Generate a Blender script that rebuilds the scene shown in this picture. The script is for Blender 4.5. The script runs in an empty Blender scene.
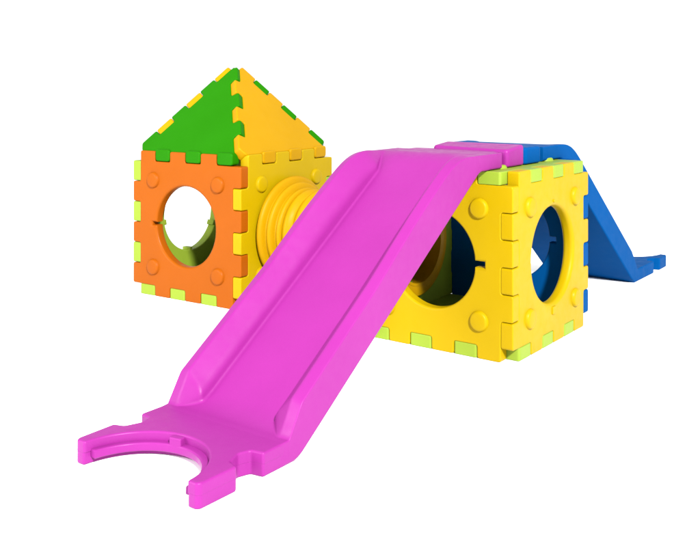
import bpy, bmesh, math, random
from mathutils import Vector, Matrix

random.seed(4)
U = 0.1                      # one building unit (a tooth) is 10 cm
scene = bpy.context.scene
col = scene.collection

# ------------------------------------------------------------------ materials
def lin(c):
    c /= 255.0
    return c / 12.92 if c <= 0.04045 else ((c + 0.055) / 1.055) ** 2.4

def plastic(name, rgb, rough=0.40, spec=0.11, k=1.0, tex=1.0):
    """Rotation-moulded polyethylene: slightly mottled, waxy, faint orange-peel."""
    m = bpy.data.materials.new(name); m.use_nodes = True
    nt = m.node_tree; N = nt.nodes; L = nt.links
    bs = N['Principled BSDF']
    tc = N.new('ShaderNodeTexCoord')
    n1 = N.new('ShaderNodeTexNoise'); n1.inputs['Scale'].default_value = 5.5; n1.inputs['Detail'].default_value = 4
    n2 = N.new('ShaderNodeTexNoise'); n2.inputs['Scale'].default_value = 260; n2.inputs['Detail'].default_value = 2
    n3 = N.new('ShaderNodeTexNoise'); n3.inputs['Scale'].default_value = 28; n3.inputs['Detail'].default_value = 3
    for n in (n1, n2, n3): L.new(tc.outputs['Object'], n.inputs['Vector'])
    base = [lin(c) * k for c in rgb]
    mix = N.new('ShaderNodeMix'); mix.data_type = 'RGBA'
    mix.inputs[6].default_value = (*[c * 0.93 for c in base], 1)
    mix.inputs[7].default_value = (*[min(1, c * 1.06 + 0.001) for c in base], 1)
    L.new(n1.outputs['Fac'], mix.inputs[0])
    L.new(mix.outputs[2], bs.inputs['Base Color'])
    mr = N.new('ShaderNodeMapRange')
    mr.inputs['From Min'].default_value = 0.3; mr.inputs['From Max'].default_value = 0.7
    mr.inputs['To Min'].default_value = rough - 0.06; mr.inputs['To Max'].default_value = rough + 0.08
    L.new(n3.outputs['Fac'], mr.inputs['Value']); L.new(mr.outputs['Result'], bs.inputs['Roughness'])
    bs.inputs['Specular IOR Level'].default_value = spec
    b1 = N.new('ShaderNodeBump'); b1.inputs['Strength'].default_value = 0.10 * tex; b1.inputs['Distance'].default_value = 0.002
    b2 = N.new('ShaderNodeBump'); b2.inputs['Strength'].default_value = 0.22 * tex; b2.inputs['Distance'].default_value = 0.010
    L.new(n2.outputs['Fac'], b1.inputs['Height']); L.new(n1.outputs['Fac'], b2.inputs['Height'])
    L.new(b1.outputs['Normal'], b2.inputs['Normal']); L.new(b2.outputs['Normal'], bs.inputs['Normal'])
    return m

M = {
    'orange':  plastic('orange_plastic', (251, 128, 10), k=0.222, spec=0.07),
    'green':   plastic('green_plastic', (54, 178, 0), k=0.22, spec=0.03),
    'gold':    plastic('golden_plastic', (255, 192, 0), k=0.272, spec=0.06),
    'yellow':  plastic('yellow_plastic', (255, 213, 0), k=0.268, spec=0.07),
    'lime':    plastic('lime_plastic', (204, 238, 76), k=0.255),
    'magenta': plastic('magenta_plastic', (238, 68, 214), k=0.203, spec=0.11),
    'blue':    plastic('blue_plastic', (0, 120, 216), k=0.225, spec=0.006),
}

def ground_material():
    m = bpy.data.materials.new('white_studio_floor'); m.use_nodes = True
    nt = m.node_tree; N = nt.nodes; L = nt.links; bs = N['Principled BSDF']
    tc = N.new('ShaderNodeTexCoord')
    n = N.new('ShaderNodeTexNoise'); n.inputs['Scale'].default_value = 3
    L.new(tc.outputs['Object'], n.inputs['Vector'])
    mix = N.new('ShaderNodeMix'); mix.data_type = 'RGBA'
    mix.inputs[6].default_value = (0.93, 0.93, 0.93, 1); mix.inputs[7].default_value = (0.95, 0.95, 0.95, 1)
    L.new(n.outputs['Fac'], mix.inputs[0]); L.new(mix.outputs[2], bs.inputs['Base Color'])
    bs.inputs['Roughness'].default_value = 0.9; bs.inputs['Specular IOR Level'].default_value = 0.1
    return m

# ------------------------------------------------------------------ object helpers
def link(name, bm, mat, parent=None, weighted=True):
    bmesh.ops.recalc_face_normals(bm, faces=bm.faces)
    bm.transform(Matrix.Scale(U, 4))
    me = bpy.data.meshes.new(name); bm.to_mesh(me); bm.free()
    me.materials.append(mat)
    me.polygons.foreach_set('use_smooth', [True] * len(me.polygons))
    me.set_sharp_from_angle(angle=math.radians(50))
    o = bpy.data.objects.new(name, me); col.objects.link(o)
    if weighted:
        w = o.modifiers.new('weighted_normals', 'WEIGHTED_NORMAL'); w.keep_sharp = True; w.weight = 80
    if parent: o.parent = parent
    return o

def thing(name, label, cat, loc=(0, 0, 0), rotz=0.0, group=None):
    o = bpy.data.objects.new(name, None); col.objects.link(o)
    o.empty_display_size = 0.1
    o.location = Vector(loc) * U; o.rotation_euler = (0, 0, rotz)
    o['label'] = label; o['category'] = cat
    if group: o['group'] = group
    return o

# ------------------------------------------------------------------ 2D outline helpers
def fillet(poly, r, n=3):
    out = []; m = len(poly)
    for i in range(m):
        p0, p, p1 = (Vector(poly[(i + k) % m]) for k in (-1, 0, 1))
        a, b = p0 - p, p1 - p
        la, lb = a.length, b.length
        if la < 1e-6 or lb < 1e-6: continue
        ang = a.angle(b)
        if ang > math.radians(155):
            out.append(tuple(p)); continue
        c = min(r, 0.45 * la, 0.45 * lb)
        A = p + a / la * c; B = p + b / lb * c
        for k in range(n + 1):
            t = k / n
            out.append(tuple(A * (1 - t) ** 2 + p * 2 * t * (1 - t) + B * t * t))
    return out

def offset(loop, d):
    """mitre offset to the left of travel (into the material for CCW outer / CW hole)"""
    if d == 0: return [tuple(p) for p in loop]
    out = []; m = len(loop)
    for i in range(m):
        p0, p, p1 = (Vector(loop[(i + k) % m]) for k in (-1, 0, 1))
        e0 = (p - p0).normalized(); e1 = (p1 - p).normalized()
        n0 = Vector((-e0.y, e0.x)); n1 = Vector((-e1.y, e1.x))
        den = 1 + n0.dot(n1)
        v = (n0 + n1) / max(den, 0.25)
        out.append(tuple(p + v * d))
    return out

def area(l): return sum(l[i - 1][0] * l[i][1] - l[i][0] * l[i - 1][1] for i in range(len(l))) / 2

def slab(bm, outer, holes, w0, w1, b, frame, hb=None, segs=3, b0=None, b1=None):
    """extruded outline with rounded rims; frame = (origin, a, b, n) unit axes"""
    O, A, B, Nn = (Vector(v) for v in frame)
    loops = [(list(outer) if area(outer) > 0 else list(outer)[::-1], b)]
    for h in holes: loops.append((list(h)[::-1] if area(h) > 0 else list(h), hb or b))
    P = lambda q, w: O + A * q[0] + B * q[1] + Nn * w
    caps = {0: [], 1: []}
    for lp, bb in loops:
        lev = []
        for k in range(segs + 1):
            th = math.pi / 2 * (1 - k / segs)
            q = b0 or bb
            lev.append((q * (1 - math.cos(th)), w0 + q - q * math.sin(th)))
        for k in range(segs + 1):
            th = math.pi / 2 * k / segs
            q = b1 or bb
            lev.append((q * (1 - math.cos(th)), w1 - q + q * math.sin(th)))
        rings = []
        for ins, w in lev:
            rings.append([bm.verts.new(P(q, w)) for q in offset(lp, ins)])
        m = len(lp)
        for r0, r1 in zip(rings, rings[1:]):
            for i in range(m):
                j = (i + 1) % m
                bm.faces.new((r0[i], r0[j], r1[j], r1[i]))
        for side, rg in ((0, rings[0]), (1, rings[-1])):
            for i in range(m):
                e = bm.edges.get((rg[i], rg[(i + 1) % m]))
                caps[side].append(e)
    for side in (0, 1):
        bmesh.ops.triangle_fill(bm, use_beauty=True, use_dissolve=False, edges=caps[side],
                                normal=Nn if side else -Nn)

def lathe(bm, prof, O, axis, A, n=48, close=False):
    """prof: list of (r, h) along axis"""
    O, Z, A = Vector(O), Vector(axis).normalized(), Vector(A).normalized(); Bv = Z.cross(A)
    rings = []
    for r, h in prof:
        if r < 1e-6: rings.append([bm.verts.new(O + Z * h)])
        else: rings.append([bm.verts.new(O + Z * h + (A * math.cos(2 * math.pi * i / n) + Bv * math.sin(2 * math.pi * i / n)) * r) for i in range(n)])
    pairs = list(zip(rings, rings[1:]))
    if close: pairs.append((rings[-1], rings[0]))
    for r0, r1 in pairs:
        for i in range(n):
            j = (i + 1) % n
            if len(r0) == 1: bm.faces.new((r0[0], r1[j], r1[i]))
            elif len(r1) == 1: bm.faces.new((r0[i], r0[j], r1[0]))
            else: bm.faces.new((r0[i], r0[j], r1[j], r1[i]))

# ------------------------------------------------------------------ cube panels
T = 0.5                       # panel thickness = tooth length
FACES = {                     # origin, a, b, outward normal
    'front': ((-7, 0, 0), (1, 0, 0), (0, 0, 1), (0, -1, 0)),
    'right': ((0, 0, 0), (0, 1, 0), (0, 0, 1), (1, 0, 0)),
    'back':  ((0, 7, 0), (-1, 0, 0), (0, 0, 1), (0, 1, 0)),
    'left':  ((-7, 7, 0), (0, -1, 0), (0, 0, 1), (-1, 0, 0)),
    'top':   ((-7, 0, 7), (1, 0, 0), (0, 1, 0), (0, 0, 1)),
    'bottom': ((-7, 7, 0), (1, 0, 0), (0, -1, 0), (0, 0, -1)),
}

def panel_outline(g=0.008):
    """six cells a side, going counter-clockwise: gap, tooth, gap, tooth, gap, tooth"""
    side = []                                    # along +a at b = T (inner) / 0 (outer)
    for k in range(6):
        s = T + k
        if k % 2 == 0:
            side += [(s + (g if k else 0), T), (s + 1 - 0, T)] if False else []
        else:
            side += [(s + g, T), (s + g, 0.0), (s + 1 - g, 0.0), (s + 1 - g, T)]
    pts = []
    for q in range(4):
        c = math.cos(q * math.pi / 2); s_ = math.sin(q * math.pi / 2)
        seq = [(T, T)] + side[:-1]               # the last tooth runs on to the corner
        for (x, y) in seq:
            dx, dy = x - 3.5, y - 3.5
            pts.append((3.5 + c * dx - s_ * dy, 3.5 + s_ * dx + c * dy))
        x, y = side[-1]
        dx, dy = x - 3.5, y - 3.5
        pts.append((3.5 + c * dx - s_ * dy, 3.5 + s_ * dx + c * dy))
    out = []
    for p in pts:                                # drop near-duplicates at the corners
        if not out or (Vector(p) - Vector(out[-1])).length > 0.05: out.append(p)
    if (Vector(out[0]) - Vector(out[-1])).length < 0.05: out.pop()
    return fillet(out, 0.10, 3)

def hole_loop(R=1.9, marks=()):
    """circle with small key slots (depth > 0) or nubs (depth < 0): (angle deg, width, depth)"""
    pts = []; n = 72
    ms = sorted([(a % 360, w, d) for a, w, d in marks])
    i = 0
    angs = [360 * k / n for k in range(n)]
    def inside(a):
        for ma, w, d in ms:
            h = math.degrees(math.asin(w / 2 / R)) + 1.5
            if abs((a - ma + 180) % 360 - 180) < h: return True
        return False
    ev = [(a, None) for a in angs if not inside(a)] + [(ma, (w, d)) for ma, w, d in ms]
    ev.sort(key=lambda e: e[0])
    for a, mk in ev:
        t = math.radians(a); u = Vector((math.cos(t), math.sin(t))); v = Vector((-u.y, u.x))
        if mk is None: pts.append(tuple(u * R))
        else:
            w, d = mk; c = math.sqrt(R * R - w * w / 4)
            for q in (u * c - v * w / 2, u * (c + d) - v * w / 2, u * (c + d) + v * w / 2, u * c + v * w / 2):
                pts.append(tuple(q))
    return [(x + 3.5, y + 3.5) for x, y in pts]

STUD = [(0.40, -0.02), (0.385, 0.03), (0.36, 0.085), (0.33, 0.115), (0.28, 0.13), (0, 0.133)]

def make_panel(name, face, mat, parent, label=None, marks=(), hole=True, hb=0.11, R=1.9, studs=True, inset=1.4, ticks=False):
    fr = FACES[face]
    bm = bmesh.new()
    if ticks:                                    # moulded key marks above and below the hole
        for q in (5.62, 1.30):
            h = 0.06 if q > 3 else 0.16
            slab(bm, fillet([(3.5 - h, q - h), (3.5 + h, q - h), (3.5 + h, q + h), (3.5 - h, q + h)], 0.05, 2), [], -0.1, 0.05, 0.03, fr)
    slab(bm, panel_outline(), [hole_loop(R, marks)] if hole else [], -T, 0.0, 0.045, fr, hb=hb)
    o = link(name, bm, mat, parent)
    if label: o['label'] = label
    O, A, B, Nn = (Vector(v) for v in fr)
    if studs:
        for a in (inset, 7 - inset):
            for b in (inset, 7 - inset):
                s = bmesh.new(); lathe(s, STUD, O + A * a + B * b, Nn, A, 32)
                link('round_stud', s, mat, o)
    return o

# ------------------------------------------------------------------ the cube
cube = thing('play_cube', 'yellow interlocking cube with round holes and lime teeth, under the slides', 'play cube', (0, 0, 0))
make_panel('wall_panel', 'front', M['yellow'], cube, 'yellow panel with a round hole and a key slot, behind the pink slide',
           marks=[(0, 0.24, 0.42)], hb=0.10)
make_panel('wall_panel', 'right', M['yellow'], cube, 'yellow end panel with round hole', hb=0.17, ticks=True)
make_panel('wall_panel', 'back', M['blue'], cube, 'blue panel beneath the blue slide', marks=[(180, 0.24, 0.3), (90, .24, .3), (0, .24, .3)])
make_panel('wall_panel', 'left', M['lime'], cube, 'lime panel holding the tunnel')
make_panel('top_panel', 'top', M['lime'], cube)
make_panel('floor_panel', 'bottom', M['lime'], cube, hole=False, studs=False)

# ------------------------------------------------------------------ the house
HX, HY, HA = -13.557, -0.108, 0.0498
house = thing('play_house', 'small square playhouse with orange and yellow walls and a green and gold pyramid roof', 'playhouse', (HX, HY, 0), HA)
make_panel('wall_panel', 'front', M['orange'], house, 'orange wall with a round window', marks=[(180, 0.14, 0.30)], hb=0.13)
make_panel('wall_panel', 'right', M['yellow'], house, 'yellow wall with the tunnel in its hole', R=1.95)
make_panel('wall_panel', 'back', M['lime'], house, 'lime wall at the back')
make_panel('wall_panel', 'left', M['lime'], house, 'lime side wall', marks=[(352, 0.26, -0.14), (203, 0.26, -0.14), (272, 0.26, -0.14)], hb=0.06)
make_panel('floor_panel', 'bottom', M['lime'], house, hole=False, studs=False)

# pyramid roof: four interlocking triangles standing in the wall tops
def roof_panel(face, mat, first):
    """first: which cells along the hip belong to this panel on its right-hand edge"""
    O, A, B, Nn = (Vector(v) for v in FACES[face])
    half = 3.42; c = Vector((-3.5, 3.5, 7.0))
    apex = Vector((-3.5, 3.5, 11.40))
    mid = c + Nn * half                                  # middle of the base edge, on the outer surface
    up = (apex - mid); H = up.length; up.normalize()
    nn = A.cross(up).normalized()                        # outward normal of the slope
    fr = (mid, A, up, nn)
    hipL = math.hypot(half, H)
    d = 0.35                                             # tooth depth across the hip
    tt = 0.5
    eR = Vector((-half, H)) / hipL                       # up the right edge
    nR = Vector((-eR.y, eR.x))                           # points into the panel (left of travel)
    s0, cell = 0.42, (hipL - 0.42 - 0.45) / 6
    R = []
    for k in range(6):
        own = (k % 2 == 1)                               # from the bottom: other, own, other, own ...
        g = 0.007
        a0, a1 = s0 + k * cell, s0 + (k + 1) * cell
        base = Vector((half, 0))
        dep = -0.08 if own else (d if k < 5 else 0.25)
        gg = g if own else -g
        R += [base + eR * (a0 + gg) + nR * dep, base + eR * (a1 - gg) + nR * dep]
    # left edge, travelling downwards, is the complement: mirror with own/other swapped
    Lp = []
    for k in range(6):
        own = (k % 2 == 0)
        g = 0.007
        a0, a1 = s0 + k * cell, s0 + (k + 1) * cell
        base = Vector((half, 0))
        dep = -0.08 if own else (d if k < 5 else 0.25)
        gg = g if own else -g
        for q in (base + eR * (a0 + gg) + nR * dep, base + eR * (a1 - gg) + nR * dep):
            Lp.append(Vector((-q.x, q.y)))
    Lp = Lp[::-1]
    out = [(-half + 0.42, 0.0), (half - 0.42, 0.0)] + [tuple(q) for q in R] + [tuple(q) for q in Lp]
    bm = bmesh.new()
    slab(bm, fillet(out, 0.10, 3), [], -tt, 0.0, 0.07, fr)
    # teeth that drop into the notches of the wall below
    for k in (1, 3, 5):
        x0, x1 = 0.5 + k, 1.5 + k                         # free cells counted from the left corner
        zt = 7.10 if face in ('front', 'right') else 6.98
        sl = [(x0 + 0.02, 6.52), (x1 - 0.02, 6.52), (x1 - 0.02, zt), (x0 + 0.02, zt)]
        slab(bm, fillet(sl, 0.16, 4), [], -T, 0.015 if zt > 7 else -0.03, 0.08, (O, A, B, Nn))
    o = link('roof_panel', bm, mat, house)
    return o

for face, mat, lab in (('front', 'green', 'green triangular roof panel'), ('right', 'gold', 'golden yellow triangular roof panel'),
                       ('back', 'green', 'green roof panel at the back'), ('left', 'gold', 'golden roof panel on the far side')):
    roof_panel(face, M[mat], 0)['label'] = lab

# ------------------------------------------------------------------ the tunnel
def tunnel():
    r = thing('crawl_tunnel', 'golden orange ribbed crawl tunnel joining the playhouse to the yellow cube', 'tunnel', (-10.3, 3.3, 0))
    x0, x1 = -13.557 - 10.3 * 0 - 0.62, -6.15
    L0 = x0 + 10.3; L1 = x1 + 10.3
    ax = (1, 0, 0); A = (0, 1, 0)
    bm = bmesh.new()
    prof = []
    n = 132; a, b = L0 + 1.58, L1 - 0.95
    per = 0.62
    prof.append((1.80, L0)); prof.append((1.80, a - 0.02))
    for i in range(n + 1):
        s = a + (b - a) * i / n
        ph = ((s - a) / per) % 1.0
        w = 0.5 - 0.5 * math.cos(2 * math.pi * ph)
        rr = 1.80 + 0.18 * (w ** 0.7)
        prof.append((rr, s))
    prof.append((1.80, L1))
    inner = [(rr - 0.12, s) for rr, s in prof[1:-1]][::-1]
    full = prof + [(1.68, L1)] + inner + [(1.68, L0)]
    lathe(bm, full, (0, 0, 3.30), ax, A, 72, close=True)
    link('ribbed_tube', bm, M['gold'], r)
    for s, d in ((L0 + 0.65, 1), (L1 - 0.0, -1)):
        f = bmesh.new()
        if d == 1: pr = [(1.74, 0.02), (2.46, 0.02), (2.52, 0.08), (2.53, 0.18), (2.48, 0.27), (2.38, 0.33), (2.22, 0.37), (2.20, 0.44), (2.25, 0.50), (2.26, 0.62), (2.20, 0.70), (2.08, 0.75), (1.97, 0.78), (1.95, 0.86), (2.01, 0.92), (2.02, 1.02), (1.97, 1.10), (1.86, 1.14), (1.74, 1.16)]
        else: pr = [(1.72, -0.34), (2.2, -0.34), (2.28, -0.26), (2.28, -0.10), (2.2, -0.02), (1.85, 0.0), (1.72, -0.05)]
        if d == 1: pr = [(rr, hh * 0.88) for rr, hh in pr]
        lathe(f, pr, (s, 0, 3.30), ax, A, 72, close=True)
        link('flange', f, M['gold'], r)
    return r
tunnel()

# ------------------------------------------------------------------ the slides
def pl(pts):
    pts = sorted(pts)
    def f(y):
        if y <= pts[0][0]: return pts[0][1]
        for (y0, v0), (y1, v1) in zip(pts, pts[1:]):
            if y <= y1: return v0 + (v1 - v0) * (y - y0) / (y1 - y0)
        return pts[-1][1]
    return f
def smooth(f, w, n=9): return lambda y: sum(f(y + w * (2 * i / (n - 1) - 1)) for i in range(n)) / n

def build_slide(name, label, mat, left, slope=0.695, yk=-10.7, yend=-14.30, xoff=(0, 0, 0), rotz=0.0, pivot=(-3.5, 3.0)):
    """Local frame: the slide runs down -y from its deck; geometry is given in cube coordinates about the pivot."""
    r = thing(name, label, 'slide', (pivot[0] + xoff[0], pivot[1] + xoff[1], xoff[2]), rotz, 'slides on the yellow cube')
    px, py = pivot
    YB, YD = -11.55, 1.05                    # loft runs between the landing plate and the deck plate
    z0 = 0.01; ZD0, ZD1 = 7.02, 7.62
    zb = smooth(lambda y: min(max(slope * (y - yk), z0), ZD0), 0.22)
    zf = smooth(lambda y: min(max(slope * (y - yk) + 0.60, 0.668 - max(0, yk - 0.3 - y) * 0.06), ZD1), 0.40)
    xr = pl([(-12, -1.06), (-11.05, -1.0), (2, -1.0)])
    ztr0 = smooth(pl([(-11.3, 0.1), (-11.08, 0.62), (-10.55, 1.50), (-7.0, 4.02), (-4.6, 5.92), (-2.5, 7.40), (-2.0, 7.62), (2, 7.62)]), 0.05)
    if not left: ztr0 = smooth(pl([(-10.4, .1), (-10.15, .62), (-9.6, 1.55), (-2.3, 7.30), (-1.7, 7.62), (2, 7.62)]), 0.05)
    zsharp, zsoft = ztr0, smooth(ztr0, 0.75, 25)
    def ztr0(y):                              # crisp at the foot, softly rounded at the crest
        t = min(1, max(0, (y + 5.5) / 1.5))
        return zsharp(y) * (1 - t) + zsoft(y) * t
    xl = lambda y: -6.85 - xr(y)
    ztl0 = ztr0
    ys = []
    y = YB
    while y < YD - 1e-6:
        ys.append(y)
        y += 0.05 if y < -10.2 else 0.10 if (y > -5.0) else 0.4
    ys.append(YD)
    bed, ral, rar = bmesh.new(), bmesh.new(), bmesh.new()
    prev = None
    WT = 0.36
    for y in ys:
        ZB, ZF = zb(y), zf(y); XL, XR = xl(y), xr(y)
        ZL, ZR = max(ztl0(y), ZF), max(ztr0(y), ZF)
        hl, hr = ZL - ZF, ZR - ZF
        lift = 0.10 if left else 0.0
        dl, dr = -min(lift, hl * 0.12), -min(lift, hr * 0.12)
        XFL = XL + WT + 0.12 + (0.50 * min(1.0, hl / 0.7) if left else 0.4); XFR = -6.85 - XFL
        prof = [((XL, ZB), 0.10), ((XL, ZF - 0.16), 0), ((XL, ZL), 0.06), ((XL + WT, ZL - dl), 0.07), ((XFL - 0.05, ZF + 0.42 * hl), 0.22), ((XFL, ZF), 0.10), ((XFL + 0.6, ZF), 0),
                ((XFR - 0.6, ZF), 0), ((XFR, ZF), 0.10), ((XFR + 0.05, ZF + 0.42 * hr), 0.22), ((XR - WT, ZR - dr), 0.07), ((XR, ZR), 0.045), ((XR, ZF - 0.16), 0), ((XR, ZB), 0.10)]
        P = []; idx = {}
        m = len(prof)
        for i in range(m):
            (p, rad) = prof[i]; p = Vector(p)
            if rad == 0: idx[i] = len(P); P.append(p); continue
            a = Vector(prof[i - 1][0]) - p; b = Vector(prof[(i + 1) % m][0]) - p
            la, lb = max(a.length, 1e-6), max(b.length, 1e-6)
            c0, c1 = min(rad, 0.45 * la), min(rad, 0.45 * lb)
            Aa, Bb = p + a / la * c0, p + b / lb * c1
            for k in range(6):
                t = k / 5
                P.append(Aa * (1 - t) ** 2 + p * 2 * t * (1 - t) + Bb * t * t)
        co = [Vector((q.x - px, y - py, q.y)) for q in P]
        n = len(co)
        rng = {'L': list(range(idx[1], idx[6] + 1)), 'C': list(range(idx[6], idx[7] + 1)), 'R': list(range(idx[7], idx[12] + 1)),
               'S': list(range(idx[12], n)) + list(range(0, idx[1] + 1))}
        cur = {}
        for key, bm in (('L', ral), ('R', rar), ('C', bed), ('S', bed)):
            cur[key] = [bm.verts.new(co[i]) for i in rng[key]]
            if prev:
                p0, p1 = prev[key], cur[key]
                for i in range(len(p1) - 1):
                    bm.faces.new((p0[i], p0[i + 1], p1[i + 1], p1[i]))
        if y in (ys[0], ys[-1]):                          # close both ends
            bed.faces.new([bed.verts.new(q) for q in (co if y == ys[0] else co[::-1])])
        prev = cur
    def fix(bm, ref):                                     # consistent outward normals on the open strips
        return bm
    ob = []
    for nm, bm in (('slide_bed', bed), ('side_rail', ral), ('side_rail', rar)):
        bm.normal_update()
        bm.transform(Matrix.Scale(U, 4))
        me = bpy.data.meshes.new(nm); bm.to_mesh(me); bm.free(); me.materials.append(mat)
        me.polygons.foreach_set('use_smooth', [True] * len(me.polygons))
        o = bpy.data.objects.new(nm, me); col.objects.link(o); o.parent = r
        w = o.modifiers.new('weighted_normals', 'WEIGHTED_NORMAL'); w.weight = 80
        ob.append(o)
    # landing plate with horned, keyed end; a rebate runs round its half-moon cut
    def plate(nm, y_join, y_end, za, zt, notch, R_top, R_low, zl, cx=-3.42):
        sg = 1 if y_end > y_join else -1
        def outline(R, yc):
            xs = -1.014
            right = [(xs, y_join), (xs, notch[0]), (xs - 0.40, notch[0] + sg * 0.06), (xs - 0.52, notch[0] + sg * 0.40),
                     (xs - 0.34, notch[1] - sg * 0.10), (xs, notch[1]), (xs - 0.02, y_end - sg * 0.10), (xs - 0.10, y_end)]
            lft = [(-6.85 - q[0], q[1]) for q in right][::-1]
            h = min(abs(y_end - yc), R * 0.999)
            t0 = math.asin(max(-1, min(1, (y_end - yc) * sg / R)))
            arc = []
            a0, a1 = t0, math.pi - t0                    # angles measured from +x towards the outside
            k = 30
            for i in range(k + 1):
                t = a0 + (-(math.pi + 2 * t0)) * i / k   # goes through the inside of the plate
                arc.append((cx + R * math.cos(t), yc + sg * R * math.sin(t)))
            # right horn tip -> arc -> left horn tip
            return fillet(right + arc + lft, 0.07, 3)
        yc = y_end + sg * 0.12
        bm = bmesh.new()
        fr = ((-px, -py, 0), (1, 0, 0), (0, 1, 0), (0, 0, 1))
        slab(bm, outline(R_top, yc), [], 0.33, zt, 0.06, fr, b0=0.03)
        slab(bm, [(x * 0.997 + cx * 0.003, y) for x, y in outline(R_top + 0.03, yc)], [], za, 0.345, 0.05, fr, b1=0.012)
        t0 = math.asin((y_end - yc) * sg / R_low) - 0.09      # rib along the half-moon cut
        rib = [(cx + R * math.cos(t), yc + sg * R * math.sin(t)) for R, ks in ((R_low, range(31)), (R_top + 0.12, range(30, -1, -1)))
               for t in (t0 - (math.pi + 2 * t0) * k / 30 for k in ks)]
        slab(bm, rib, [], 0.17, 0.41, 0.05, fr)
        return link(nm, bm, mat, r)
    lp = plate('landing_plate', yk - 0.05, yend, 0.005, 0.65, (yend + 2.24, yend + 1.28), 2.00, 1.80, 0.34)
    # a small key block in the rebate
    for a in (100,):
        t = math.radians(a)
        bx = bmesh.new()
        c = Vector((-3.42 + 1.93 * math.cos(t), yend - 0.12 + 1.93 * math.sin(t)))
        u = Vector((math.cos(t), math.sin(t))); v = Vector((-u.y, u.x))
        q = [tuple(c + u * s1 * 0.13 + v * s2 * 0.20) for s1, s2 in ((-1, -1), (1, -1), (1, 1), (-1, 1))]
        slab(bx, fillet(q, 0.04, 2), [], 0.30, 0.60, 0.04, ((-px, -py, 0), (1, 0, 0), (0, 1, 0), (0, 0, 1)))
        link('key_block', bx, mat, lp)
    c0, c1 = (-4.6, -0.985) if left else (-6.0, -2.6)
    # deck end: a neck between two notches and a raised connector plate
    fr = ((-px, -py, 0), (1, 0, 0), (0, 1, 0), (0, 0, 1))
    bm = bmesh.new()
    slab(bm, fillet([(-5.45, 0.5), (-1.40, 0.5), (-1.40, 1.9), (-5.45, 1.9)], 0.05, 2), [], ZD0 + 0.004, 7.60, 0.05, fr)
    slab(bm, fillet([(c0, 1.80 if left else 1.48), (c1, 1.48), (c1, 2.96), (c0, 2.96)], 0.22, 4), [], ZD0, 7.70, 0.09, fr, b1=0.12)
    for v in bm.verts:
        if left and v.co.z > 7.4 and v.co.y + py > 1.4 and v.co.x + px > c0 - 0.01: v.co.z += max(0, v.co.y + py - 1.48) * 0.10
    link('connector_plate', bm, mat, r)
    return r

build_slide('play_slide', 'bright pink plastic slide with raised rails and a horned foot, in front', M['magenta'], True)
build_slide('play_slide', 'blue plastic slide running down behind the yellow cube', M['blue'], False, 0.79, -9.75, -15.0, rotz=math.pi - math.radians(0.2))

# ------------------------------------------------------------------ ground
bm = bmesh.new()
bmesh.ops.create_grid(bm, x_segments=40, y_segments=40, size=4000)
g = link('ground', bm, ground_material(), weighted=False); g['kind'] = 'structure'

# ------------------------------------------------------------------ light
world = bpy.data.worlds.new('World'); scene.world = world; world.use_nodes = True
bg = world.node_tree.nodes['Background']
bg.inputs['Color'].default_value = (1, 1, 1, 1); bg.inputs['Strength'].default_value = 1.12

def softbox(name, loc, target, sx, sy, watts, c=(1, 1, 1)):
    ld = bpy.data.lights.new(name, 'AREA'); ld.shape = 'RECTANGLE'; ld.size = sx * U; ld.size_y = sy * U
    ld.energy = watts; ld.color = c
    o = bpy.data.objects.new(name, ld); col.objects.link(o)
    o.location = Vector(loc) * U
    d = (Vector(target) - Vector(loc))
    o.rotation_euler = d.to_track_quat('-Z', 'Y').to_euler()
    return o
softbox('softbox_key', (76, -62, 70), (-4, -1, 3), 9, 9, 4800)
softbox('softbox_fill', (-30, -52, 20), (-5, -2, 3), 26, 26, 380)

# ------------------------------------------------------------------ camera
P = [14.9111, -29.1003, 10.1889, 2.1877, 0.0016, 0.0, 890.9979, 384.2214, 83.6701]
cd = bpy.data.cameras.new('camera'); cam = bpy.data.objects.new('camera', cd); col.objects.link(cam)
cam.location = Vector(P[0:3]) * U
cam.rotation_euler = (math.pi / 2 + P[4], 0, P[3] - math.pi / 2)
cd.sensor_width = 36; cd.lens = P[6] / 700 * 36
cd.shift_x = (350 - P[7]) / 700; cd.shift_y = (P[8] - 273) / 700
cd.clip_start = 0.05; cd.clip_end = 2000
scene.camera = cam

scene.view_settings.view_transform = 'Standard'; scene.view_settings.look = 'None'
scene.view_settings.exposure = 0; scene.view_settings.gamma = 1
scene.cycles.max_bounces = 8; scene.cycles.diffuse_bounces = 5
scene.cycles.use_denoising = True
